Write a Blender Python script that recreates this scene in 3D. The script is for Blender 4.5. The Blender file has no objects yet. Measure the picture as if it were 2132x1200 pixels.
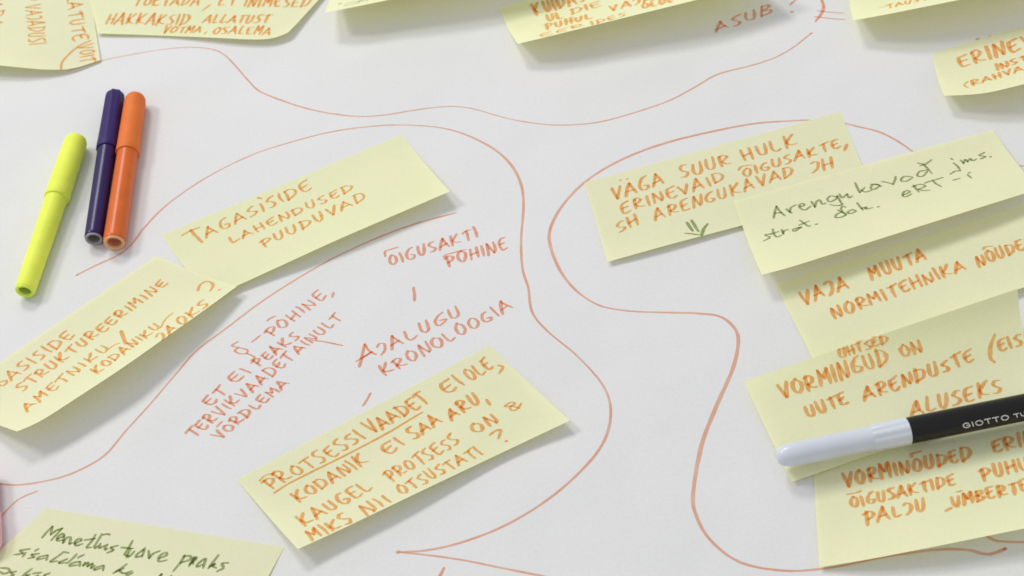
import bpy, bmesh, math, random
import numpy as np
from mathutils import Matrix, Vector

random.seed(7)
sc = bpy.context.scene
COL = sc.collection

# ------------------------------------------------------------------ camera
PW, PH = 2132.0, 1200.0
FPX = 3000.0
PITCH, ROLL, CAM_H = math.radians(49.994), math.radians(-10.689), 0.50447
_U = np.array([1.0, 0, 0])
_V = np.array([0, math.sin(PITCH), math.cos(PITCH)])
FW = np.array([0, math.cos(PITCH), -math.sin(PITCH)])
_c, _s = math.cos(ROLL), math.sin(ROLL)
RT = _c * _U + _s * _V
UP = -_s * _U + _c * _V
EYE = np.array([0, 0, CAM_H])

cam_d = bpy.data.cameras.new("camera")
cam = bpy.data.objects.new("camera", cam_d)
COL.objects.link(cam)
M = Matrix.Identity(4)
for i in range(3):
    M[i][0], M[i][1], M[i][2], M[i][3] = RT[i], UP[i], -FW[i], EYE[i]
cam.matrix_world = M
cam_d.sensor_fit = 'HORIZONTAL'
cam_d.sensor_width = 36.0
cam_d.lens = 36.0 * FPX / PW
cam_d.clip_start = 0.01
cam_d.clip_end = 50
cam_d.dof.use_dof = True
cam_d.dof.focus_distance = 0.63
cam_d.dof.aperture_fstop = 18
sc.camera = cam

# ------------------------------------------------------------------ world, lamps, exposure
w = bpy.data.worlds.new("World")
sc.world = w
w.use_nodes = True
bg = w.node_tree.nodes["Background"]
bg.inputs[0].default_value = (0.97, 0.985, 1.0, 1)
bg.inputs[1].default_value = 0.56


def area(name, loc, target, sx, sy, power, colr):
    d = bpy.data.lights.new(name, 'AREA')
    d.shape = 'RECTANGLE'
    d.size, d.size_y, d.energy, d.color = sx, sy, power, colr
    o = bpy.data.objects.new(name, d)
    COL.objects.link(o)
    o.location = loc
    o.rotation_euler = (Vector(target) - Vector(loc)).to_track_quat('-Z', 'Y').to_euler()
    return o


area("ceiling_lamp", (-1.95, 1.85, 2.25), (0, 0.42, 0), 0.80, 0.55, 29.5, (1.0, 0.985, 0.95))
area("ceiling_lamp", (-0.80, 2.90, 2.60), (0, 0.42, 0), 0.95, 0.60, 40, (1.0, 0.985, 0.95))

sc.view_settings.view_transform = 'Standard'
sc.view_settings.look = 'None'
sc.view_settings.exposure = 0
sc.view_settings.gamma = 1
sc.view_settings.use_curve_mapping = False
try:
    sc.cycles.transparent_max_bounces = 24
except Exception:
    pass


# ------------------------------------------------------------------ picture <-> place
def proj(P):
    d = P - EYE
    k = FPX / (d @ FW)
    return np.stack([PW / 2 + (d @ RT) * k, PH / 2 - (d @ UP) * k], -1)


def ray(px):
    px = np.asarray(px, float)
    return FW + ((px[..., 0] - PW / 2) / FPX)[..., None] * RT - ((px[..., 1] - PH / 2) / FPX)[..., None] * UP


def at(px, z=0.0):
    """point of the place at height z seen at a spot of the photograph"""
    d = ray(px)
    t = (z - EYE[2]) / d[..., 2]
    return EYE + d * np.asarray(t)[..., None]


def px_size(px, z=0.0):
    return float((at(px, z) - EYE) @ FW) / FPX


# ------------------------------------------------------------------ materials
def nt(name):
    m = bpy.data.materials.new(name)
    m.use_nodes = True
    t = m.node_tree
    for n in list(t.nodes):
        t.nodes.remove(n)
    out = t.nodes.new('ShaderNodeOutputMaterial')
    return m, t, out


def node(t, kind, **kw):
    n = t.nodes.new(kind)
    for k, v in kw.items():
        if k in n.inputs:
            n.inputs[k].default_value = v
        else:
            setattr(n, k, v)
    return n


def noise(t, scale, detail=4, rough=.55):
    tc = t.nodes.new('ShaderNodeTexCoord')
    n = node(t, 'ShaderNodeTexNoise', Scale=scale, Detail=detail, Roughness=rough)
    t.links.new(tc.outputs['Object'], n.inputs['Vector'])
    return n.outputs[0]


def ramp(t, fac, a, b, p0=.35, p1=.65):
    r = t.nodes.new('ShaderNodeValToRGB')
    r.color_ramp.elements[0].position, r.color_ramp.elements[0].color = p0, (*a, 1)
    r.color_ramp.elements[1].position, r.color_ramp.elements[1].color = p1, (*b, 1)
    t.links.new(fac, r.inputs[0])
    return r.outputs[0]


def bump(t, fac, strength, dist):
    b = node(t, 'ShaderNodeBump', Strength=strength, Distance=dist)
    t.links.new(fac, b.inputs['Height'])
    return b


def grain(t, col, scale, low):
    """fibres: multiplies a colour by a fine speckle"""
    mx = t.nodes.new('ShaderNodeMix')
    mx.data_type = 'RGBA'
    mx.blend_type = 'MULTIPLY'
    mx.inputs[0].default_value = 1
    t.links.new(col, mx.inputs[6])
    t.links.new(ramp(t, noise(t, scale, 3, .7), (low, low, low), (1, 1, 1), .3, .62), mx.inputs[7])
    return mx.outputs[2]


def paper_material():
    m, t, out = nt("white_paper")
    p = node(t, 'ShaderNodeBsdfPrincipled', Roughness=.75)
    p.inputs['Specular IOR Level'].default_value = .25
    big = ramp(t, noise(t, 14, 6), (.782, .785, .787), (.806, .795, .81), .38, .62)
    t.links.new(grain(t, big, 650, .955), p.inputs['Base Color'])
    b1 = bump(t, noise(t, 6, 3), .5, .012)
    b2 = bump(t, noise(t, 1500, 3), .12, .0002)
    t.links.new(b1.outputs[0], b2.inputs['Normal'])
    t.links.new(b2.outputs[0], p.inputs['Normal'])
    t.links.new(p.outputs[0], out.inputs[0])
    return m


def note_material():
    m, t, out = nt("pale_yellow_paper")
    c = ramp(t, noise(t, 24, 5), (.94, .965, .66), (.97, .968, .685), .36, .64)
    b1 = bump(t, noise(t, 16, 2), .35, .002)
    b2 = bump(t, noise(t, 1800, 3), .12, .00018)
    t.links.new(b1.outputs[0], b2.inputs['Normal'])
    d = node(t, 'ShaderNodeBsdfPrincipled', Roughness=.8)
    d.inputs['Specular IOR Level'].default_value = .2
    info = t.nodes.new('ShaderNodeObjectInfo')
    hsv = t.nodes.new('ShaderNodeHueSaturation')
    for sock, lo, hi in (('Hue', .494, .505), ('Saturation', .93, 1.08), ('Value', .965, 1.01)):
        mr = node(t, 'ShaderNodeMapRange')
        mr.inputs[3].default_value, mr.inputs[4].default_value = lo, hi
        t.links.new(info.outputs['Random'], mr.inputs[0])
        t.links.new(mr.outputs[0], hsv.inputs[sock])
    t.links.new(grain(t, c, 700, .965), hsv.inputs['Color'])
    t.links.new(hsv.outputs[0], d.inputs['Base Color'])
    t.links.new(b2.outputs[0], d.inputs['Normal'])
    tr = node(t, 'ShaderNodeBsdfTranslucent')
    tr.inputs[0].default_value = (.97, .94, .27, 1)
    mx = node(t, 'ShaderNodeMixShader')
    mx.inputs[0].default_value = .2
    t.links.new(d.outputs[0], mx.inputs[1])
    t.links.new(tr.outputs[0], mx.inputs[2])
    t.links.new(mx.outputs[0], out.inputs[0])
    return m


def ink_material(name, dark, light, scale=420):
    """felt-tip ink soaked into paper: a film that filters the light going in and coming out"""
    m, t, out = nt(name)
    tr = node(t, 'ShaderNodeBsdfTransparent')
    t.links.new(ramp(t, noise(t, scale, 6, .65), dark, light, .33, .68), tr.inputs[0])
    t.links.new(tr.outputs[0], out.inputs[0])
    return m


def plastic(name, col, rough=.35, spec=.5, sss=0.0, var=.06):
    m, t, out = nt(name)
    p = node(t, 'ShaderNodeBsdfPrincipled', Roughness=rough)
    p.inputs['Specular IOR Level'].default_value = spec
    lo = tuple(max(0, c * (1 - var)) for c in col)
    hi = tuple(min(1, c * (1 + var)) for c in col)
    t.links.new(ramp(t, noise(t, 90, 4), lo, hi), p.inputs['Base Color'])
    b = bump(t, noise(t, 600, 3), .06, .0003)
    t.links.new(b.outputs[0], p.inputs['Normal'])
    if sss:
        p.inputs['Subsurface Weight'].default_value = sss
        p.inputs['Subsurface Radius'].default_value = (.004, .003, .002)
        p.inputs['Subsurface Scale'].default_value = 1
    t.links.new(p.outputs[0], out.inputs[0])
    return m


M_PAPER = paper_material()
M_NOTE = note_material()
M_INK = ink_material("orange_ink", (.95, .655, .455), (.972, .77, .61))
M_LINE = ink_material("orange_line_ink", (.93, .675, .565), (.965, .79, .70), 75)
M_RED = ink_material("orange_ink_on_white", (.945, .63, .505), (.965, .745, .64))
M_GREEN = ink_material("green_ink", (.55, .60, .48), (.69, .72, .62))
M_GREY = ink_material("grey_ink", (.62, .66, .62), (.72, .74, .70))


# ------------------------------------------------------------------ objects
def mesh_obj(name, verts, faces, mat, parent=None, smooth=False):
    me = bpy.data.meshes.new(name)
    me.from_pydata([tuple(map(float, v)) for v in verts], [], faces)
    me.update()
    me.materials.append(mat)
    if smooth:
        for p in me.polygons:
            p.use_smooth = True
    o = bpy.data.objects.new(name, me)
    COL.objects.link(o)
    if parent is not None:
        o.parent = parent
        o.matrix_parent_inverse = Matrix.Translation(parent.location).inverted() if parent.type == 'EMPTY' else Matrix.Identity(4)
    return o


def tag(o, label, cat, group=None):
    o['label'] = label
    o['category'] = cat
    if group:
        o['group'] = group
    return o


# ------------------------------------------------------------------ surfaces that carry ink
class Flat:
    def pos(self, px):
        return at(np.asarray(px, float), 0.0)


class Sheet:
    """a small sheet of paper: top and bottom edges given as (photo x, photo y, height in mm)"""

    def __init__(self, top, bottom, p=1.8, a=2.0, base=.12, belly=0.0, cols=48, rows=24, wave=.45):
        self.wave = wave * 1e-3
        self.T, self.B = self._edge(top), self._edge(bottom)
        self.p, self.a, self.base, self.belly = p, a, base * 1e-3, belly * 1e-3
        self.cols, self.rows = cols, rows
        self.ph = [random.random() * 6.28 for _ in range(4)]

    @staticmethod
    def _edge(e):
        P = np.array([at((x, y), z * 1e-3) for x, y, z in e])
        d = np.r_[0, np.cumsum(np.linalg.norm(np.diff(P[:, :2], axis=0), axis=1))]
        u = d / d[-1]
        # monotone-ish smooth interpolation: dense linear, then box blur except at the ends
        g = np.linspace(0, 1, 201)
        Q = np.stack([np.interp(g, u, P[:, i]) for i in range(3)], 1)
        if len(e) > 2:
            for _ in range(3):
                k = 9
                pad = np.concatenate([2 * Q[0] - Q[k:0:-1], Q, 2 * Q[-1] - Q[-2:-k - 2:-1]])
                Q = np.stack([np.convolve(pad[:, i], np.ones(2 * k + 1) / (2 * k + 1), 'valid') for i in range(3)], 1)
        return Q

    def S(self, u, v):
        g = np.linspace(0, 1, 201)

        def ev(E, i):
            r = np.interp(u, g, E[:, i])
            r = r + np.where(u < 0, u * (E[1, i] - E[0, i]) * 200, 0) + np.where(u > 1, (u - 1) * (E[-1, i] - E[-2, i]) * 200, 0)
            return r
        vc = np.clip(v, 0, 1.2)
        x = ev(self.T, 0) * (1 - v) + ev(self.B, 0) * v
        y = ev(self.T, 1) * (1 - v) + ev(self.B, 1) * v
        z = ev(self.T, 2) * np.clip(1 - vc, 0, 1) ** self.a + ev(self.B, 2) * vc ** self.p + self.base
        z = z + self.belly * np.clip(4 * vc * (1 - vc), 0, 1)
        a, b, c, d = self.ph

        def curl(q):
            return self.wave * q * (1.4 + np.sin(u * 5.1 + a) + .6 * np.sin(u * 9.7 + q * 4 + b) + .5 * np.sin(q * 7 + u * 2.3 + c))
        z = z + curl(vc)
        lift = curl(np.ones_like(vc))        # the curling edge also draws back a little
        bx, by, bz = (ev(self.B, k) - EYE[k] for k in range(3))
        x = x + bx / bz * lift * v
        y = y + by / bz * lift * v
        return np.stack([x, y, np.maximum(z, self.base)], -1)

    def pos(self, px):
        px = np.asarray(px, float)
        u = np.full(len(px), .5)
        v = np.full(len(px), .5)
        e = 1e-4
        for _ in range(14):
            r = proj(self.S(u, v)) - px
            ju = (proj(self.S(u + e, v)) - px - r) / e
            jv = (proj(self.S(u, v + e)) - px - r) / e
            det = ju[:, 0] * jv[:, 1] - ju[:, 1] * jv[:, 0]
            det = np.where(np.abs(det) < 1e-6, 1e-6, det)
            du = -(r[:, 0] * jv[:, 1] - r[:, 1] * jv[:, 0]) / det
            dv = -(ju[:, 0] * r[:, 1] - ju[:, 1] * r[:, 0]) / det
            u = np.clip(u + np.clip(du, -.4, .4), -.4, 1.4)
            v = np.clip(v + np.clip(dv, -.4, .4), -.15, 1.15)
        return self.S(u, v)

    def build(self, name):
        nu, nv = self.cols, self.rows
        uu, vv = np.meshgrid(np.linspace(0, 1, nu + 1), np.linspace(0, 1, nv + 1))
        P = self.S(uu.ravel(), vv.ravel())
        F = []
        for j in range(nv):
            for i in range(nu):
                k = j * (nu + 1) + i
                F.append((k, k + nu + 1, k + nu + 2, k + 1))
        o = mesh_obj(name, P, F, M_NOTE, None, True)
        return o


FLAT = Flat()


# ------------------------------------------------------------------ pen strokes
def catmull(pts, n=6):
    P = np.asarray(pts, float)
    if len(P) < 3:
        return np.array([P[0] + (P[-1] - P[0]) * t for t in np.linspace(0, 1, n + 1)])
    closed = np.allclose(P[0], P[-1])
    ext = np.vstack([P[-2] if closed else 2 * P[0] - P[1], P, P[1] if closed else 2 * P[-1] - P[-2]])
    out = []
    for i in range(1, len(ext) - 2):
        p0, p1, p2, p3 = ext[i - 1:i + 3]
        for t in np.linspace(0, 1, n, endpoint=False):
            out.append(.5 * ((2 * p1) + (-p0 + p2) * t + (2 * p0 - 5 * p1 + 4 * p2 - p3) * t * t + (-p0 + 3 * p1 - 3 * p2 + p3) * t ** 3))
    out.append(P[-1])
    return np.array(out)


class Ink:
    """collects strokes (in photo coordinates) written on one surface, built as one mesh"""

    def __init__(self, surf, lift=.00007):
        self.surf, self.lift, self.V, self.F, self.k = surf, lift, [], [], 0
        self.bold = 1.0 if isinstance(surf, Flat) else 1.18

    def stroke(self, pts, width=1.2, nib=.5, n=6, wob=.12, px_jit=.35, taper=.25):
        q = catmull(pts, n)
        if px_jit and len(q) > 2:
            q = q + np.random.RandomState(self.k + 11).normal(0, px_jit * .35, q.shape)
        P = self.surf.pos(q)
        dq = np.gradient(q, axis=0)
        vert = np.abs(dq[:, 1]) / (np.linalg.norm(dq, axis=1) + 1e-9)
        W = self.bold * width * 1e-3 * ((1 - nib) + nib * 1.25 * vert)
        ph = random.random() * 9
        s = np.arange(len(q))
        W = W * (1 + (.14 * np.sin(s * .043 + ph) + .08 * np.sin(s * .11 + ph * 3) if len(q) > 60 else 0)) * (1 + wob * np.sin(s * .55 + ph) * .6 + wob * np.sin(s * 1.37 + 2 * ph) * .4)
        m = min(3, len(q) // 3)
        for i in range(m):
            f = 1 - taper * (1 - i / m)
            W[-1 - i] *= f
            W[i] *= .5 + .5 * f
        D = np.gradient(P, axis=0)
        D[:, 2] *= 1
        D /= np.linalg.norm(D, axis=1)[:, None] + 1e-12
        N = np.stack([-D[:, 1], D[:, 0], np.zeros(len(D))], 1)
        N /= np.linalg.norm(N, axis=1)[:, None] + 1e-12
        self.k += 1
        up = np.array([0, 0, self.lift + (self.k % 40) * 1.5e-6])
        b = len(self.V)
        L, R = P + N * W[:, None] / 2 + up, P - N * W[:, None] / 2 + up
        for l, r in zip(L, R):
            self.V += [l, r]
        for i in range(len(P) - 1):
            j = b + 2 * i
            self.F.append((j, j + 1, j + 3, j + 2))
        for end, sg in ((0, -1), (len(P) - 1, 1)):       # round ends
            c, d, nn, r = P[end] + up, D[end] * sg, N[end], W[end] / 2
            k0 = len(self.V)
            for a in np.linspace(-math.pi / 2, math.pi / 2, 7)[1:-1]:
                self.V.append(c + nn * math.sin(a) * r + d * math.cos(a) * r)
            i0, i1 = b + 2 * end + 1, b + 2 * end
            f = [i0] + list(range(k0, k0 + 5)) + [i1]
            self.F.append(tuple(f if sg > 0 else f[::-1]))
        return self

    def dot(self, x, y, r=.8):
        return self.stroke([(x - 1.2, y + .4), (x + 1.2, y - .4)], r * 2, 0, 3, px_jit=0, taper=0)

    def word(self, text, p0, p1, up, width=1.2, nib=.6):
        p0, p1, up = (np.array(v, float) for v in (p0, p1, up))
        tot = sum(GLYPH[c][0] + GAP for c in text) - GAP
        x = 0.0
        for c in text:
            gw, strokes = GLYPH[c]
            sz = 1 + random.uniform(-.12, .1)
            dy = random.uniform(-.05, .05)
            lean = random.uniform(-.06, .06)
            for st in strokes:
                pts = []
                for gx, gy in st:
                    gx, gy = gx + random.uniform(-.045, .045) + lean * gy, gy * sz + dy + random.uniform(-.045, .045)
                    pts.append(p0 + (p1 - p0) * ((x + gx) / tot) + up * gy)
                self.stroke(pts, width * random.uniform(.92, 1.08) * (1.15 if isinstance(self.surf, Flat) else 1), nib)
            x += gw + GAP
        return self

    def build(self, name, mat, parent):
        return mesh_obj(name, self.V, self.F, mat, parent)


GAP = .30
GLYPH = {
    'A': (.86, [[(.0, 0), (.2, .5), (.42, 1)], [(.42, 1), (.62, .5), (.88, .02)], [(.1, .3), (.72, .36)]]),
    'B': (.72, [[(.1, 0), (.12, 1)], [(.05, .98), (.55, .95), (.6, .68), (.15, .52), (.7, .4), (.6, .08), (.08, .0)]]),
    'D': (.82, [[(.1, 0), (.12, .5), (.1, 1)], [(.0, .97), (.5, .93), (.8, .6), (.62, .2), (.08, .0)]]),
    'E': (.72, [[(.7, 1.02), (.3, .97), (.1, .85), (.08, .45), (.2, .06), (.45, .0), (.74, .1)], [(.1, .5), (.58, .58)]]),
    'G': (.78, [[(.7, 1.0), (.35, .9), (.1, .5), (.22, .08), (.6, .03), (.76, .3), (.38, .4)]]),
    'H': (.76, [[(.08, 1), (.1, 0)], [(.66, 1), (.7, 0)], [(.08, .45), (.68, .55)]]),
    'I': (.22, [[(.08, 1), (.12, .5), (.17, 0)]]),
    'J': (.58, [[(.0, .88), (.3, 1.0), (.54, .75), (.48, .3), (.12, 0)]]),
    'K': (.84, [[(.08, 1), (.1, .5), (.12, 0)], [(.7, 1.0), (.4, .72), (.14, .48)], [(.18, .48), (.35, .2), (.88, .08)]]),
    'L': (.66, [[(.08, 1), (.1, .3), (.25, .03), (.7, .12)]]),
    'M': (.88, [[(.06, 0), (.08, .5), (.1, 1)], [(.1, 1), (.26, .7), (.44, .45)], [(.44, .45), (.6, .75), (.76, 1)], [(.76, 1), (.8, .5), (.83, 0)]]),
    'N': (.78, [[(.08, 0), (.08, .5), (.1, 1)], [(.1, 1), (.35, .5), (.6, .05)], [(.6, .05), (.72, .3), (.7, 1)]]),
    'O': (.78, [[(.4, 1), (.12, .75), (.1, .28), (.4, 0), (.7, .28), (.7, .75), (.4, 1)]]),
    'P': (.7, [[(.12, 1), (.14, .5), (.18, 0)], [(-.08, .9), (.4, 1.03), (.7, .8), (.5, .52), (.14, .4)]]),
    'R': (.8, [[(.12, 1), (.12, .5), (.16, 0)], [(-.0, .9), (.4, 1.03), (.66, .8), (.5, .55), (.16, .45)], [(.18, .45), (.45, .18), (.86, .08)]]),
    'S': (.64, [[(.62, .98), (.3, .98), (.1, .75), (.32, .52), (.58, .3), (.42, .03), (.05, .04)]]),
    'T': (.76, [[(.0, .9), (.4, .97), (.86, 1.04)], [(.4, .97), (.42, .5), (.46, 0)]]),
    'U': (.76, [[(.08, 1), (.1, .3), (.34, 0), (.62, .2), (.66, 1)]]),
    'V': (.76, [[(.0, 1), (.2, .5), (.4, 0)], [(.4, 0), (.56, .5), (.72, 1)]]),
}


def C(ox, oy, pts, k=400 / 2132):
    return [(ox + x * k, oy + y * k) for x, y in pts]


# ------------------------------------------------------------------ the big white sheet with its drawing
sheet = mesh_obj("paper_sheet", [(-1.5, -1.0, 0), (1.5, -1.0, 0), (1.5, 2.2, 0), (-1.5, 2.2, 0)], [(0, 1, 2, 3)], M_PAPER)
sheet['kind'] = 'structure'
sheet['label'] = "large white paper sheet covering the table, with orange marker loops and words"

LINES = [
    ([(140, 147), (210, 127), (280, 113), (350, 102), (400, 99), (440, 103), (465, 113), (490, 137), (515, 166), (540, 190), (580, 207), (630, 224), (690, 237), (750, 243), (800, 240), (850, 232), (890, 226), (940, 222), (985, 227), (1030, 240), (1080, 252), (1140, 260), (1200, 260), (1260, 252), (1340, 229), (1400, 207), (1450, 180), (1495, 155), (1560, 138), (1610, 122), (1650, 100), (1690, 69)], 1.05),
    ([(160, 573), (200, 553), (245, 532), (275, 508), (300, 475), (350, 425), (430, 370), (520, 325), (600, 298), (690, 275), (780, 263), (850, 261), (920, 267), (975, 283), (1030, 312), (1065, 345), (1085, 385), (1090, 430), (1085, 500), (1088, 560), (1100, 600), (1108, 650), (1140, 690), (1200, 740), (1250, 795), (1270, 840), (1268, 890), (1245, 940), (1190, 1000), (1120, 1055), (1040, 1100), (960, 1130), (890, 1146), (828, 1150)], 1.15),
    ([(828, 1150), (880, 1155), (960, 1166), (1040, 1182), (1130, 1200), (1200, 1214)], 1.15),
    ([(-40, 1000), (0, 1008), (40, 1010), (90, 1003), (140, 990), (190, 967), (225, 942), (260, 900), (310, 845), (370, 775), (410, 730), (470, 685), (540, 632), (620, 580), (700, 535), (780, 498), (860, 468), (950, 443)], 1.1),
    ([(-20, 1105), (0, 1080), (15, 1062), (35, 1043), (55, 1032), (78, 1023)], 1.0),
    ([(1930, 340), (1905, 320), (1870, 295), (1830, 275), (1790, 265), (1750, 256), (1690, 251), (1650, 252), (1570, 258), (1480, 275), (1380, 300), (1290, 335), (1220, 378), (1170, 430), (1145, 480), (1148, 520), (1170, 570), (1205, 610), (1250, 637), (1310, 648), (1380, 651), (1450, 653), (1500, 660), (1530, 685), (1537, 715), (1525, 770), (1490, 850), (1460, 930), (1443, 1030), (1450, 1075), (1475, 1120), (1520, 1160), (1570, 1180), (1640, 1189), (1700, 1186), (1760, 1177), (1850, 1158), (1950, 1145), (2010, 1145), (2050, 1154), (2070, 1152), (2093, 1143)], 1.45),
    ([(2040, 1105), (2060, 1120), (2080, 1127), (2132, 1129), (2200, 1126)], 1.4),
    ([(2085, 350), (2116, 347), (2160, 344)], 1.2),
]
for pts, wd in LINES:
    i = Ink(FLAT)
    i.stroke(pts, wd, .3, 10, .1, .25, .35)
    i.build("drawn_line", M_LINE, sheet)

i = Ink(FLAT)
for dx, dy, dr in ((829, 1150, .75), (161, 573, .45), (2092, 1143, .7), (1689, 70, .5)):
    i.dot(dx, dy, dr)
i.build("pen_rest_marks", M_LINE, sheet)
i = Ink(FLAT)
i.word("OIGUSAKTI", (812, 555), (994, 494), (-4, -21))
i.stroke([(802, 534), (802, 524), (809, 521), (829, 515)])
i.word("POHINE", (932, 556), (1057, 518), (-5, -22))
i.stroke([(923, 535), (935, 529), (970, 520)])
i.build("handwriting", M_RED, sheet)
i = Ink(FLAT)
i.stroke([(861, 600), (863, 614), (863, 626)], 1.4)
i.stroke([(771, 820), (764, 833), (756, 845)], 1.2)
i.stroke([(645, 708), (680, 713), (713, 720)], 1.3)
i.stroke([(924, 1184), (919, 1194), (912, 1206)], 1.3)
i.build("pointer_strokes", M_RED, sheet)
i = Ink(FLAT)
i.word("A", (750, 764), (783, 742), (-8, -34))
i.stroke([(741, 753), (760, 742), (775, 733)], 1.1)
i.word("JALUGU", (790, 741), (960, 655), (-9, -22))
i.word("KRONOLOOGIA", (800, 784), (1067, 643), (-13, -19))
i.build("handwriting", M_RED, sheet)
i = Ink(FLAT)
i.stroke([(496, 712), (483, 720), (500, 725), (515, 729), (513, 736), (500, 737), (489, 731), (497, 724)], 1.1)
i.stroke([(513, 736), (530, 744), (522, 751)], 1.1)
i.stroke([(525, 712), (542, 699)], 1.1)
i.word("POHINE", (568, 702), (680, 618), (-18, -12))
i.stroke([(556, 669), (562, 664), (574, 658)], 1.1)
i.stroke([(694, 611), (692, 619)], 1.4)
i.word("PEAKS", (540, 764), (625, 703), (-17, -11))
i.word("ET", (436, 846), (475, 817), (-18, -12))
i.word("EI", (488, 799), (522, 775), (-20, -12))
i.word("TERVIKVAADET", (405, 912), (615, 746), (-20, -12))
i.word("AINULT", (622, 737), (714, 664), (-16, -10))
i.word("VORDLEMA", (458, 916), (602, 800), (-18, -10))
i.stroke([(452, 888), (463, 878)], 1.1)
i.build("handwriting", M_RED, sheet)
i = Ink(FLAT)
i.word("ASUB", (1490, 67), (1605, 29), (-2, -21), 1.35)
i.stroke([(1645, 10), (1652, 4), (1662, -6)], 1.3)
i.dot(1649, 25, .7)
i.dot(2036, 82, .8)
i.dot(2061, 77, .8)
i.build("handwriting", M_RED, sheet)
i = Ink(FLAT)
i.stroke([(1708, -6), (1715, 15), (1708, 32), (1698, 45)], 1.6)
i.stroke([(1702, 23), (1730, 26), (1758, 28)], 1.3)
i.stroke([(1696, 35), (1730, 39), (1760, 41)], 1.3)
i.build("drawn_mark", M_RED, sheet)

# ------------------------------------------------------------------ sticky notes
GROUP = "yellow sticky notes on the white sheet"


def note(label, surf, writing):
    o = surf.build("sticky_note")
    tag(o, label, "sticky note", GROUP)
    for nm, mat, fn in writing:
        k = Ink(surf)
        fn(k)
        k.build(nm, mat, o)
    return o


# --- note with three lines, left of centre
s = Sheet([(336, 490, 0), (836, 281, 0)], [(432, 622, 2.0), (498, 594, 3.0), (700, 501, 5.0), (937, 399, 6.5)], 1.7)


def t(k):
    k.stroke([(379, 491), (396, 481), (415, 474)], 1.1)
    k.stroke([(397, 480), (409, 493), (421, 505)], 1.5)
    k.word("AGASISIDE", (429, 495), (648, 394), (-8, -17))
    k.stroke([(536, 412), (544, 414)], 1.7)
    k.word("LAHENDUSED", (482, 508), (735, 396), (-7, -13), 1.1)
    k.word("PUUDUVAD", (548, 516), (762, 415), (-8, -15), 1.15)


note("sticky note reading TAGASISIDE LAHENDUSED PUUDUVAD, tilted, left of centre", s, [("handwriting", M_INK, t)])

# --- long note in the left foreground
s = Sheet([(-120, 838, .3), (325, 535, .5)], [(36, 900, 10), (72, 888, 10.5), (250, 772, 11), (420, 652, 8), (494, 598, 3.8)], 1.6, base=.5)


def t(k):
    k.word("AGASISIDE", (-25, 826), (156, 700), (-20, -13))
    k.word("STRUKTUREERIMINE", (48, 816), (350, 592), (-16, -10), 1.25)
    k.word("AMETNIKU", (58, 857), (228, 726), (-15, -9), 1.25)
    k.stroke([(228, 726), (238, 719), (249, 715)], .9)
    k.stroke([(252, 690), (257, 703), (262, 716)], 1.5)
    k.word("KODANIKU", (203, 780), (335, 682), (-15, -9), 1.25)
    k.stroke([(335, 682), (345, 665), (360, 652)], .9)
    k.word("JAOKS", (335, 712), (436, 636), (-13, -11), 1.25)
    k.stroke([(412, 605), (416, 595), (427, 587), (438, 588), (444, 595), (438, 606)], 1.2)
    k.dot(457, 604, .5)


note("curling sticky note reading STRUKTUREERIMINE AMETNIKU KODANIKU, running off the left edge", s, [("handwriting", M_INK, t)])

# --- note with an underlined first line, centre foreground
s = Sheet([(493, 999, 0), (1019, 719, 0)], [(620, 1144, 5), (700, 1108, 4.4), (900, 1012, 3.2), (1187, 876, 3.8)], 1.9, wave=.85)


def t(k):
    k.word("PROTSESSI", (566, 1020), (762, 914), (-22, -18))
    k.stroke([(541, 1001), (552, 991), (575, 984)], .9)
    k.word("VAADET", (776, 904), (896, 838), (-22, -19), 1.3)
    k.word("EI", (930, 823), (968, 801), (-18, -19), 1.3)
    k.word("OLE", (981, 795), (1028, 766), (-18, -20))
    k.stroke([(1037, 761), (1047, 765), (1040, 777)], 1.3)
    k.word("KODANIK", (622, 1046), (767, 962), (-19, -17), 1.25)
    k.word("EI", (805, 948), (843, 926), (-18, -17), 1.3)
    k.word("SAA", (862, 916), (921, 880), (-19, -19), 1.3)
    k.word("ARU", (940, 876), (1001, 838), (-15, -19), 1.3)
    k.stroke([(1013, 833), (1020, 843)], 1.3)
    k.word("KAUGEL", (634, 1096), (777, 1018), (-20, -17), 1.25)
    k.word("PROTSESS", (815, 1003), (958, 923), (-18, -19), 1.1)
    k.word("ON", (990, 903), (1040, 880), (-16, -18), 1.3)
    k.stroke([(1085, 841), (1076, 853), (1066, 855), (1062, 848), (1072, 841), (1064, 838), (1051, 847), (1066, 846), (1083, 851)], 1.0)
    k.word("MIKS", (650, 1125), (735, 1087), (-18, -17), 1.25)
    k.word("NII", (764, 1074), (815, 1045), (-18, -17), 1.25)
    k.word("OTSUSTATI", (838, 1031), (1004, 946), (-16, -16), 1.1)
    k.stroke([(1020, 906), (1031, 898), (1042, 896), (1038, 913)], 1.2)
    k.dot(1054, 919, .5)


def t2(k):
    k.stroke([(571, 1027), (595, 1011), (619, 998), (720, 948), (800, 906), (844, 880), (879, 859)], 1.05, .3)


note("flat sticky note reading PROTSESSI VAADET with the first line underlined, centre foreground", s, [("handwriting", M_INK, t), ("underline", M_INK, t2)])

# --- note with a green arrow, right of centre
s = Sheet([(1217, 381, 0), (1749, 233, 0)], [(1265, 546, 1.6), (1400, 508, 1.3), (1542, 471, .7), (1815, 395, .3)], 1.8)


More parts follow.
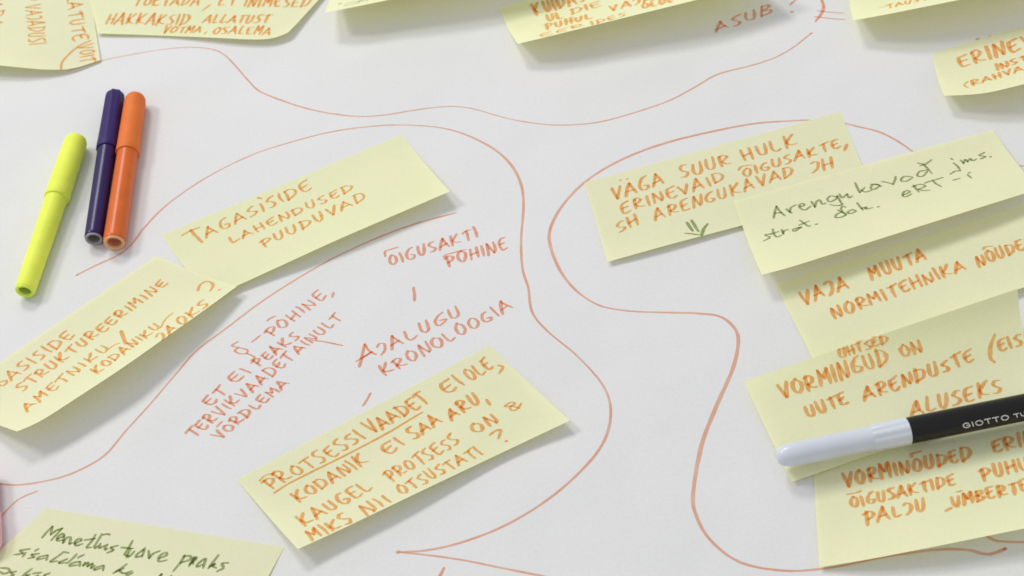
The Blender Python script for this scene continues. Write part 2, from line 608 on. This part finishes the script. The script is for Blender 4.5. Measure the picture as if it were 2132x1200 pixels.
def t(k):
    k.word("VAGA", (1276, 417), (1381, 382), (-5, -25), 1.3)
    k.dot(1292, 375.5, .4)
    k.dot(1306, 373, .4)
    k.word("SUUR", (1418, 373), (1521, 341), (-6, -24), 1.3)
    k.word("HULK", (1548, 335), (1660, 303), (-7, -22), 1.3)
    k.word("ERINEVAID", (1294, 446), (1508, 377), (-5, -20), 1.2)
    k.word("OIGUSAKTE", (1548, 369), (1749, 307), (-4, -17), 1.2)
    k.stroke([(1538, 354), (1545, 347), (1565, 344)], 1.1)
    k.stroke([(1763, 302), (1758, 314)], 1.3)
    k.word("SH", (1287, 485), (1330, 468), (-7, -20), 1.2)
    k.word("ARENGUKAVAD", (1364, 459), (1652, 366), (-4, -21), 1.2)
    k.word("JH", (1688, 361), (1736, 350), (-2, -21), 1.3)


def t2(k):
    k.stroke([(1430, 464), (1442, 481)], 1.3)
    k.stroke([(1440, 460), (1454, 482)], 1.3)
    k.stroke([(1426, 486), (1445, 488), (1461, 490)], 1.2)
    k.stroke([(1461, 490), (1465, 478), (1473, 467)], 1.3)


note("sticky note reading VÄGA SUUR HULK with a small green double arrow below the text", s, [("handwriting", M_INK, t), ("drawn_arrow", M_GREEN, t2)])

# --- note written in green, overlapping the previous one
s = Sheet([(1528, 420, 1.2), (1800, 345, .6), (2067, 272, 0)], [(1586, 574, 7.5), (1628, 564, 8.5), (1880, 484, 9), (2160, 396, 6)], 1.7, base=.5)


def t(k):
    for st in ([(590, 610), (605, 540), (620, 480)], [(620, 480), (660, 535), (715, 585)], [(600, 557), (680, 550)],
               [(730, 510), (760, 535), (795, 555)], [(770, 545), (782, 495), (840, 465)],
               [(880, 485), (930, 470), (920, 450), (880, 460), (885, 500), (940, 520), (1000, 480)],
               [(1010, 430), (1050, 490)], [(1048, 485), (1065, 430), (1100, 410), (1130, 455), (1170, 445)],
               [(1285, 375), (1225, 365), (1185, 400), (1215, 430), (1280, 400), (1295, 365)], [(1295, 365), (1330, 425), (1350, 460), (1290, 472), (1215, 460)],
               [(1320, 345), (1350, 385), (1405, 345)], [(1405, 345), (1425, 385), (1465, 365)],
               [(1495, 220), (1520, 275), (1545, 330)], [(1545, 325), (1600, 272)], [(1565, 300), (1610, 322), (1680, 300)],
               [(1765, 245), (1690, 240), (1670, 280), (1710, 290), (1770, 255)], [(1670, 235), (1730, 235), (1790, 262)],
               [(1790, 205), (1850, 215), (1915, 235)], [(1915, 235), (1935, 190), (1945, 150)],
               [(560, 785), (495, 800), (550, 825), (480, 865)], [(580, 735), (595, 790), (630, 820), (680, 800)], [(555, 790), (645, 760)],
               [(680, 740), (700, 790)], [(695, 780), (710, 750), (755, 740)], [(870, 715), (805, 740), (830, 755), (900, 705)], [(870, 715), (905, 720)],
               [(880, 635), (930, 670), (970, 700), (1000, 695)], [(870, 690), (985, 645)], [(1055, 682), (1080, 675)],
               [(1390, 490), (1350, 482), (1340, 520), (1395, 580)], [(1350, 540), (1285, 575), (1285, 608), (1370, 590), (1395, 560)], [(1300, 520), (1375, 560)],
               [(1460, 518), (1412, 545), (1440, 562), (1500, 535), (1460, 518)], [(1515, 440), (1545, 480), (1580, 520)], [(1565, 505), (1620, 488), (1610, 510), (1690, 495)], [(1745, 488), (1765, 482)]):
        k.stroke(C(1500, 340, st), .95, .35)
    for st in ([(890, 632), (800, 630), (765, 675), (830, 680), (900, 640)],
               [(955, 480), (1020, 500), (1110, 595)], [(1105, 445), (1040, 490), (975, 510)], [(1060, 555), (970, 575), (950, 620), (1010, 625), (1060, 570)],
               [(1320, 430), (1345, 440)], [(1350, 480), (1395, 515), (1425, 560)], [(1425, 565), (1370, 570), (1312, 602)],
               [(1430, 450), (1465, 485)], [(1460, 480), (1480, 440), (1505, 465)], [(1505, 465), (1535, 430), (1560, 455), (1605, 435)],
               [(1695, 362), (1635, 395), (1705, 408), (1645, 435)], [(1750, 415), (1770, 408)],
               [(790, 835), (860, 805), (845, 785), (800, 800), (785, 845), (830, 852), (885, 820)], [(905, 725), (935, 765), (965, 800)], [(890, 745), (980, 715), (1035, 738), (960, 770)], [(960, 770), (1020, 785), (1090, 780)],
               [(1030, 702), (1130, 670), (1230, 640)], [(1120, 675), (1165, 715), (1215, 740)], [(1345, 670), (1420, 650)], [(1505, 610), (1550, 645)], [(1512, 592), (1535, 585)]):
        k.stroke(C(1732, 250, st), .95, .35)


note("sticky note with green handwriting Arengukavad, overlapping the note with the arrow", s, [("handwriting", M_GREEN, t)])

# --- note under it
s = Sheet([(1615, 592, .2), (1732, 555, .2), (1995, 471, .2), (2160, 418, .2)], [(1692, 748, .8), (1850, 694, 2.0), (2080, 616, 2.6), (2250, 560, 2.6)], 1.9)


def t(k):
    k.word("VAJA", (1672, 636), (1766, 600), (-8, -27), 1.35)
    k.word("MUUTA", (1815, 583), (1928, 540), (-10, -24), 1.35)
    k.word("NORMITEHNIKA", (1738, 664), (2010, 561), (-9, -21), 1.25)
    k.word("NOUDED", (2037, 556), (2155, 512), (-8, -21), 1.25)
    k.stroke([(2047, 520), (2051, 515), (2066, 513)], 1.1)


note("sticky note reading VAJA MUUTA NORMITEHNIKA, below the green Arengukavad note", s, [("handwriting", M_INK, t)])

# --- lowest of the right-hand notes
s = Sheet([(1692, 955, .1), (2200, 858, .1)], [(1706, 1182, 1.5), (1800, 1167, 4.5), (1950, 1138, 7), (2132, 1101, 8.5), (2220, 1084, 9)], 2.0)


def t(k):
    k.word("VORMINOUDED", (1758, 1014), (2022, 957), (-4, -26), 1.3)
    k.stroke([(1898, 951), (1899, 945), (1918, 940)], 1.2)
    k.word("ERIN", (2068, 945), (2154, 922), (-5, -26), 1.3)
    k.word("OIGUSAKTIDE", (1772, 1058), (1989, 1010), (-3, -21), 1.2)
    k.stroke([(1763, 1030), (1784, 1026), (1793, 1022)], 1.0)
    k.word("PUHUL", (2046, 1001), (2168, 972), (-6, -26), 1.3)
    k.word("PALJU", (1802, 1093), (1928, 1063), (-4, -25), 1.25)
    k.stroke([(1969, 1064), (1981, 1058)], 1.5)
    k.word("UMBERTE", (1983, 1056), (2142, 1022), (-4, -23), 1.3)
    k.stroke([(1991, 1025), (2004, 1022)], .9)


note("sticky note reading VORMINÕUDED ÕIGUSAKTIDE PALJU, below the black pen", s, [("handwriting", M_INK, t)])

# --- note under the black pen
s_pen = Sheet([(1550, 797, 3), (1690, 748, 6), (1850, 694, 10), (2118, 604, 14)], [(1648, 1006, .5), (1698, 989, .8), (1800, 953, 1.2), (2170, 830, .9)], 2.0, 3.6, base=.7)
s = s_pen


def t(k):
    k.word("UHTSED", (1750, 746), (1848, 712), (-4, -17), 1.3)
    k.dot(1749, 727.5, .5)
    k.dot(1758, 725, .5)
    k.word("VORMINGUD", (1628, 831), (1850, 756), (-9, -30), 1.35)
    k.word("ON", (1878, 744), (1920, 731), (-8, -22), 1.4)
    k.word("UUTE", (1682, 870), (1766, 840), (-8, -22), 1.35)
    k.word("ARENDUSTE", (1800, 836), (2028, 752), (-6, -24), 1.35)
    k.stroke([(2070, 698), (2062, 719), (2062, 745), (2070, 754)], 1.4)
    k.word("EIS", (2079, 732), (2128, 717), (-5, -24), 1.3)
    k.word("ALUSEKS", (1898, 868), (2084, 818), (-2, -29), 1.3)


note("sticky note reading ÜHTSED VORMINGUD ON UUTE ARENDUSTE ALUSEKS, under the black pen", s, [("handwriting", M_INK, t)])

# --- green cursive note, bottom left
s = Sheet([(95, 1058, 0), (592, 1140, 0)], [(-75, 1215, 1.5), (-20, 1222, 2), (300, 1290, 2.5), (488, 1325, 2)], 1.8, base=.12, wave=.85)


def t(k):
    for st in ([(470, 770), (530, 700), (580, 650)], [(580, 650), (562, 740)], [(562, 740), (630, 690), (690, 670)], [(690, 670), (630, 735), (570, 800)],
               [(640, 785), (710, 752), (690, 730), (640, 765), (640, 805), (700, 800)], [(712, 760), (700, 830)], [(700, 830), (745, 772), (785, 775), (770, 840), (800, 832)],
               [(830, 835), (905, 802), (875, 785), (830, 820), (850, 860), (920, 840)], [(1060, 740), (1020, 810), (960, 880), (1010, 880)], [(940, 800), (1060, 782)],
               [(1130, 735), (1085, 810), (1050, 870), (1060, 888), (1095, 860)], [(1140, 742), (1185, 733), (1222, 740)], [(1115, 840), (1105, 888), (1160, 860)], [(1190, 850), (1165, 880), (1170, 905), (1195, 890)],
               [(1310, 860), (1230, 882), (1258, 912), (1190, 940)], [(1470, 810), (1420, 900), (1385, 960), (1430, 972)], [(1345, 882), (1480, 892)],
               [(1450, 895), (1410, 985), (1450, 970), (1490, 925)], [(1590, 905), (1520, 960), (1515, 990), (1580, 970)], [(1608, 890), (1575, 985)],
               [(1650, 920), (1655, 1000)], [(1655, 1000), (1700, 950), (1775, 920)], [(1770, 1002), (1850, 965), (1835, 938), (1770, 980), (1765, 1035), (1850, 1022)],
               [(335, 898), (225, 915), (255, 945), (155, 962)], [(285, 940), (250, 985)], [(390, 918), (430, 898)], [(435, 950), (350, 960), (378, 988), (310, 1002)],
               [(520, 968), (430, 990), (420, 1015), (495, 1000)], [(530, 970), (515, 1020)], [(690, 945), (620, 995), (560, 1040), (640, 1032)], [(700, 930), (765, 942)],
               [(850, 958), (800, 1010), (745, 1058)], [(745, 1010), (670, 1040), (660, 1055), (735, 1048)], [(870, 992), (935, 960)], [(880, 1038), (795, 1058), (780, 1085), (860, 1075)], [(890, 1040), (885, 1088)],
               [(945, 1050), (920, 1085)], [(925, 1082), (975, 1050), (970, 1092)], [(972, 1090), (1025, 1060), (1010, 1112), (1050, 1085)], [(1140, 1082), (1060, 1108), (1050, 1130), (1120, 1112)], [(1150, 1085), (1145, 1135)],
               [(1405, 1068), (1330, 1120), (1260, 1165)], [(1290, 1150), (1375, 1112)], [(1320, 1135), (1360, 1165), (1395, 1165)], [(1465, 1142), (1410, 1168), (1415, 1190), (1475, 1160)],
               [(1795, 1178), (1760, 1215)], [(1900, 1195), (1870, 1230)],
               [(10, 1108), (90, 1115), (105, 1150), (40, 1172), (0, 1150)], [(180, 1148), (120, 1160), (150, 1185), (90, 1210)], [(355, 1118), (290, 1165), (230, 1215)], [(330, 1180), (290, 1195), (340, 1215)], [(365, 1170), (460, 1158)], [(430, 1190), (385, 1210)], [(550, 1168), (490, 1190), (520, 1215)]):
        k.stroke(C(0, 975, st), 1.0, .25)
    for st in ([(450, 968), (410, 1040), (325, 1142)], [(440, 980), (510, 975), (510, 1015), (400, 1052)], [(555, 990), (500, 1090)], [(505, 1070), (575, 1010), (575, 990), (540, 1030), (545, 1062)],
               [(665, 1010), (600, 1060), (590, 1095), (650, 1072)], [(685, 1010), (655, 1108)], [(825, 968), (765, 1045), (712, 1115)], [(725, 1095), (790, 1060), (760, 1085), (800, 1108)], [(935, 1050), (865, 1062), (880, 1108), (812, 1145)],
               [(190, 1180), (170, 1215)]):
        k.stroke(C(300, 975, st), 1.05, .25)


note("sticky note with green cursive Menetlusteave peaks, bottom left corner", s, [("handwriting", M_GREEN, t)])

# --- notes along the top edge of the picture
s = Sheet([(-160, -105, 0), (165, -150, 0)], [(-130, 125, 9), (0, 137, 6.5), (90, 146, 3), (148, 146, 1.0), (209, 126, .1)], 1.7, base=.12)


def t(k):
    k.word("ALLATUTE", (132, -40), (152, 86), (29, -4), 1.2, .1)
    k.word("VOIT", (164, 96), (168, 131), (28, -4), 1.1, .1)
    k.word("VAJADUSI", (52, 12), (62, 94), (33, -2), 1.0, .1)
    k.stroke([(63, 0), (76, 1)], .9, .1)
    k.word("TEADA", (-24, -30), (-21, 58), (30, -3), 1.1, .1)
    k.stroke([(189, 85), (165, 96), (143, 114), (129, 131), (127, 145)], 1.3, .1)


note("sticky note in the top left corner with its orange writing running sideways", s, [("handwriting", M_INK, t)])

s = Sheet([(160, -110, 0), (735, -112, 0)], [(204, 71, .5), (300, 74, 1.0), (430, 79, 2.0), (540, 85, 2.8), (580, 84, 2.6), (660, 84, .2)], 1.8, base=.3)
# the lower right corner of this note is rounded off by its curl: replaced by an explicit outline
s = Sheet([(160, -110, 0), (500, -112, 0), (735, -80, 1.5)], [(204, 71, .5), (300, 74, 1.0), (430, 79, 2.0), (530, 84, 2.6), (575, 83, 2.6), (600, 69, 2.8)], 1.8, base=.3)


def t(k):
    k.word("TOETADA", (276, 13), (412, 11), (9, -20), 1.35)
    k.stroke([(437, 11), (421, 23)], 1.2)
    k.word("ET", (452, 12), (488, 12), (9, -20), 1.3)
    k.word("INIMESED", (506, 13), (640, 15), (9, -20), 1.35)
    k.word("HAKKAKSID", (218, 51), (388, 52), (11, -21), 1.35)
    k.word("ALLATUST", (421, 48), (556, 48), (10, -16), 1.3)
    k.word("VOTMA", (337, 69), (416, 68), (8, -13), 1.2)
    k.stroke([(430, 67), (424, 72)], 1.0)
    k.word("OSALEMA", (442, 70), (560, 73), (9, -15), 1.25)


note("sticky note reading HAKKAKSID ALLATUST VÕTMA OSALEMA, second from the left at the top", s, [("handwriting", M_INK, t)])

s = Sheet([(705, -95, 0), (1120, -190, 0)], [(676, 27, 11), (720, 19, 14), (860, -10, 17), (1140, -70, 17)], 2.0, base=.12, wave=.85)


def t(k):
    k.dot(708, 9, .7)
    k.stroke([(716, 13), (730, 10), (745, 7), (748, 3)], 1.0)
    k.stroke([(720, 9), (735, 5), (755, 1)], .9)
    k.stroke([(750, 3), (766, 2)], 1.3)


note("raised sticky note with grey scribbles at the top edge, casting a wide shadow", s, [("handwriting", M_GREY, t)])

s = Sheet([(1040, 18, 0), (1460, -110, 0)], [(1078, 92, 10), (1105, 86, 12), (1400, 13, 16), (1620, -42, 16)], 2.0, base=.12, wave=.85)


def t(k):
    k.word("KUIDAS", (1115, 33), (1218, 4), (-9, -22), 1.6)
    k.word("UL", (1140, 46), (1172, 39), (-3, -13), 1.5)
    k.word("DIE", (1190, 31), (1250, 15), (-2, -12), 1.5)
    k.word("VAJA", (1270, 25), (1360, 2), (-2, -12), 1.5)
    k.word("PUHUL", (1137, 63), (1232, 39), (-2, -11), 1.5)
    k.word("OLUL", (1338, 20), (1402, 4), (-2, -11), 1.5)
    k.word("EER", (1126, 78), (1215, 55), (-1, -6), 1.3)
    k.word("IDES", (1231, 53), (1302, 34), (-1, -7), 1.4)


note("raised sticky note reading KUIDAS at the top edge, left of the word ASUB", s, [("handwriting", M_INK, t)])

s = Sheet([(1760, -75, 0), (2190, -170, 0)], [(1776, 43, 11), (1830, 34, 13), (2000, 0, 17), (2210, -42, 17)], 2.0, base=.12, wave=.85)


def t(k):
    k.word("TAUST", (1848, 18), (1932, 0), (-1, -7), 1.5)
    k.stroke([(1831, 17), (1848, 12)], .8)


note("raised sticky note at the top edge, right of the double crossed mark", s, [("handwriting", M_INK, t)])

s = Sheet([(1940, 112, 0), (2300, 5, 0)], [(1966, 200, 7), (2000, 199, 8), (2050, 196, 10), (2132, 176, 12), (2350, 118, 13)], 1.9, base=.12, wave=.85)


def t(k):
    k.word("ERINEV", (2000, 143), (2152, 95), (-6, -25), 1.7)
    k.word("INST", (2075, 147), (2140, 126), (-3, -11), 1.6)
    k.stroke([(2015, 171), (2008, 178), (2015, 183)], 1.2)
    k.word("RAHVAL", (2024, 180), (2150, 141), (-3, -10), 1.5)


note("sticky note reading ERINEV at the right edge, near the top right corner", s, [("handwriting", M_INK, t)])


# ------------------------------------------------------------------ felt-tip pens
def frame(p0, p1):
    a = (p1 - p0) / np.linalg.norm(p1 - p0)
    s_ = np.cross(a, [0, 0, 1.0])
    s_ /= np.linalg.norm(s_)
    return a, s_, np.cross(s_, a)


def lathe(name, p0, ax, prof, mat, parent, seg=48, ribs=0, rib_amp=0.0, rib_from=0, rib_to=1, close=(False, False)):
    a, sx, sy = ax
    V, F = [], []
    for s_, r in prof:
        for j in range(seg):
            th = 2 * math.pi * j / seg
            rr = r
            if ribs and rib_from <= s_ <= rib_to:
                rr = r * (1 + rib_amp * (math.cos(ribs * th) - 1))
            V.append(p0 + a * s_ + (sx * math.cos(th) + sy * math.sin(th)) * rr)
    for i in range(len(prof) - 1):
        for j in range(seg):
            k = i * seg + j
            k2 = i * seg + (j + 1) % seg
            F.append((k, k2, k2 + seg, k + seg))
    if close[0]:
        F.append(tuple(range(seg))[::-1])
    if close[1]:
        n = (len(prof) - 1) * seg
        F.append(tuple(range(n, n + seg)))
    o = mesh_obj(name, V, F, mat, parent, True)
    e = o.modifiers.new("edges", 'EDGE_SPLIT')
    e.split_angle = math.radians(40)
    return o


def small_pen(label, end_px, top_px, w_end, w_top, cap_frac, body_m, cap_m, plug_m, hole_m, scallop=0, group=None):
    re_ = w_end / 2 * px_size(end_px)
    rt_ = w_top / 2 * px_size(top_px)
    p0, p1 = at(end_px, re_), at(top_px, rt_)
    L = np.linalg.norm(p1 - p0)
    ax = frame(p0, p1)
    root = bpy.data.objects.new("felt_tip_pen", None)
    COL.objects.link(root)
    root.location = (float((p0[0] + p1[0]) / 2), float((p0[1] + p1[1]) / 2), 0)
    root.empty_display_size = .02
    tag(root, label, "pen", group)
    cs = L * (1 - cap_frac)
    rb = rt_ * .9
    lathe("body", p0, ax, [(.0, re_ * .93), (.0006, re_ * .99), (.002, re_), (cs * .5, (re_ + rb) / 2), (cs + .004, rb)], body_m, root)
    rc = rt_ * 1.03
    cap = [(cs, rb * .98), (cs, rc * .97), (cs + .0005, rc), (cs + .004, rc), (cs + .0045, rc * .985), (L - .006, rt_ * .97), (L - .003, rt_ * .93), (L - .0012, rt_ * .80), (L - .0003, rt_ * .55), (L, rt_ * .25)]
    lathe("cap", p0, ax, cap, cap_m, root, 64, scallop, .045, L - .02, L + 1, (False, True))
    lathe("end_plug", p0, ax, [(.0002, re_ * .94), (-.0006, re_ * .9), (-.0008, re_ * .82), (-.0004, re_ * .66), (.0005, re_ * .6)], plug_m, root)
    lathe("plug_hole", p0, ax, [(.0004, re_ * .62), (.004, re_ * .55)], hole_m, root, close=(False, True))
    return root


PG = "felt-tip pens lying on the sheet"
small_pen("neon yellow felt-tip pen lying apart, leftmost of the three small pens", (52, 606), (161, 287), 42, 48, .42,
          plastic("neon_yellow_plastic", (.86, 1.0, .12), .42, .15, .15), plastic("neon_yellow_cap_plastic", (.86, 1.0, .125), .5, .12, .15),
          plastic("yellow_plug", (.72, .92, .10)), plastic("yellow_plug_hole", (.52, .60, .13)), group=PG)
small_pen("dark purple felt-tip pen with a grey plug, touching the orange pen", (195.5, 497), (241, 194), 39, 42, .415,
          plastic("purple_plastic", (.026, .012, .105), .30, .3), plastic("purple_cap_plastic", (.034, .016, .13), .5, .22),
          plastic("grey_plug", (.33, .32, .34)), plastic("grey_plug_hole", (.24, .24, .22)), 8, group=PG)
small_pen("bright orange felt-tip pen, rightmost of the three small pens", (238, 505), (283, 201), 46, 45, .415,
          plastic("orange_plastic", (.72, .145, .022), .32, .3, .08), plastic("orange_cap_plastic", (.80, .19, .035), .5, .22, .08),
          plastic("orange_plug", (.80, .42, .20)), plastic("orange_plug_hole", (.62, .26, .15)), group=PG)

# --- black pen with a white cap, resting on the notes at the right
u0 = np.array([1617.0, 953.0])
j0 = np.array([1892.0, 899.5])
e0 = np.array([2132.0, 848.5])
rb = 54 / 2 * px_size(e0, .008) * 1.045
ZB = rb + .0042
p0 = at(u0, ZB - .0002)
pj = at(j0, ZB)
pe = at(e0, ZB)
dirv = (pe - p0) / np.linalg.norm(pe - p0)
a = dirv
ax = frame(p0, pe)
capL = float((pj - p0) @ a)
root = bpy.data.objects.new("felt_tip_pen", None)
COL.objects.link(root)
root.location = (float(pj[0]), float(pj[1]), float(ZB - rb))
root.empty_display_size = .02
tag(root, "black felt-tip pen with a white ridged cap lying across the notes at the right", "pen", PG)
WHITE = plastic("white_cap_plastic", (.66, .70, .78), .24, .45, .1, .02)
BLACK = plastic("black_plastic", (.010, .010, .010), .14, .3)
TL = .15
lathe("body", p0, ax, [(capL - .006, rb * .8), (capL - .0003, rb * .8), (capL + .0004, rb * .99), (capL + .002, rb), (TL - .004, rb), (TL - .001, rb * .96), (TL, rb * .8)], BLACK, root, 64, close=(True, True))
r1 = rb * .90
cl = .0150
lathe("cap", p0, ax, [(0, r1 * .30), (.0003, r1 * .50), (.0010, r1 * .68), (.0022, r1 * .82), (.0045, r1 * .93), (.009, r1 * .985), (.018, r1), (capL - cl - .0006, r1 * 1.015), (capL - cl, r1 * 1.03)], WHITE, root, 64, close=(True, False))
lathe("ridged_collar", p0, ax, [(capL - cl, r1 * 1.03), (capL - cl + .0006, rb * 1.0), (capL - .0012, rb * 1.03), (capL - .0003, rb * 1.02), (capL + .0002, rb * .9)], WHITE, root, 120, 10, .035, capL - cl + .0005, capL - .0005)


class Barrel:
    def pos(self, px):
        d = ray(np.asarray(px, float))
        d = d / np.linalg.norm(d, axis=1)[:, None]
        o = EYE - p0
        dp = d - (d @ a)[:, None] * a
        op = o - (o @ a) * a
        A = (dp * dp).sum(1)
        B = 2 * dp @ op
        Cc = op @ op - (rb + .00006) ** 2
        disc = np.maximum(B * B - 4 * A * Cc, 0)
        tt = (-B - np.sqrt(disc)) / (2 * A)
        return EYE + d * tt[:, None]


class BarrelInk(Ink):
    """print on the round barrel: ribbons lie along the barrel surface"""

    def stroke(self, pts, width=.55, nib=0, n=6, wob=0, px_jit=0, taper=0):
        q = catmull(pts, n)
        P = self.surf.pos(q)
        rel = P - p0
        axial = (rel @ a)[:, None] * a
        N0 = rel - axial
        N0 /= np.linalg.norm(N0, axis=1)[:, None]
        D = np.gradient(P, axis=0)
        D /= np.linalg.norm(D, axis=1)[:, None] + 1e-12
        S_ = np.cross(N0, D)
        S_ /= np.linalg.norm(S_, axis=1)[:, None] + 1e-12
        b = len(self.V)
        self.k += 1
        h = N0 * (3e-6 * (self.k % 9))
        ext = width * .5e-3
        P = P.copy()
        P[0] -= D[0] * ext * .6
        P[-1] += D[-1] * ext * .6
        for l, r in zip(P + S_ * ext + h, P - S_ * ext + h):
            self.V += [l, r]
        for i in range(len(P) - 1):
            j = b + 2 * i
            self.F.append((j, j + 1, j + 3, j + 2))
        return self


PRINT = {
    'G': (.95, [[(.82, .82), (.5, 1), (.15, .78), (.08, .4), (.3, .03), (.65, .03), (.85, .2), (.85, .47)], [(.85, .47), (.5, .47)]]),
    'I': (.2, [[(.1, 1), (.1, 0)]]),
    'O': (1.0, [[(.5, 1), (.15, .8), (.08, .4), (.3, .03), (.68, .03), (.92, .4), (.85, .8), (.5, 1)]]),
    'T': (.8, [[(.02, .97), (.78, .97)], [(.4, .97), (.4, 0)]]),
    'U': (.8, [[(.08, 1), (.1, .3), (.4, .02), (.7, .3), (.72, 1)]]),
    'R': (.75, [[(.1, 0), (.1, 1)], [(.1, .97), (.5, .97), (.65, .75), (.5, .5), (.1, .5)], [(.4, .5), (.7, 0)]]),
    'B': (.75, [[(.1, 0), (.1, 1)], [(.1, .97), (.5, .95), (.6, .75), (.45, .53), (.1, .53)], [(.45, .53), (.68, .3), (.5, .04), (.1, .03)]]),
}
k = BarrelInk(Barrel())


def barrel_word(text, q0, q1, up, wd):
    q0, q1, up = map(lambda v: np.array(v, float), (q0, q1, up))
    g = .22
    tot = sum(PRINT[c][0] + g for c in text) - g
    x = 0
    for c in text:
        for st in PRINT[c][1]:
            k.stroke([q0 + (q1 - q0) * ((x + gx) / tot) + up * gy for gx, gy in st], wd)
        x += PRINT[c][0] + g


barrel_word("GIOTTO", (2006, 892), (2102, 873), (-3, -9), .5)
barrel_word("TURBO", (2113, 870), (2178, 857), (-3, -7), .45)
k.build("printed_lettering", plastic("white_print", (.62, .62, .60), .5, .3), root)

# --- pink pen just outside the left edge
rp = .0052
pa, pb = at((-30, 985), rp), at((-22, 1150), rp)
ax = frame(pa, pb)
L = float(np.linalg.norm(pb - pa))
root = bpy.data.objects.new("felt_tip_pen", None)
COL.objects.link(root)
root.location = (float((pa[0] + pb[0]) / 2), float((pa[1] + pb[1]) / 2), 0)
tag(root, "pink felt-tip pen peeking in at the left edge, above the green cursive note", "pen", PG)
PINK = plastic("pink_plastic", (.90, .50, .55), .5, .3, .1)
lathe("body", pa, ax, [(0, rp * .8), (.001, rp * .97), (L * .55, rp * .97)], PINK, root, close=(True, False))
lathe("cap", pa, ax, [(L * .55, rp * .97), (L * .55, rp * 1.05), (L - .004, rp), (L - .001, rp * .8), (L, rp * .4)], PINK, root, close=(False, True))
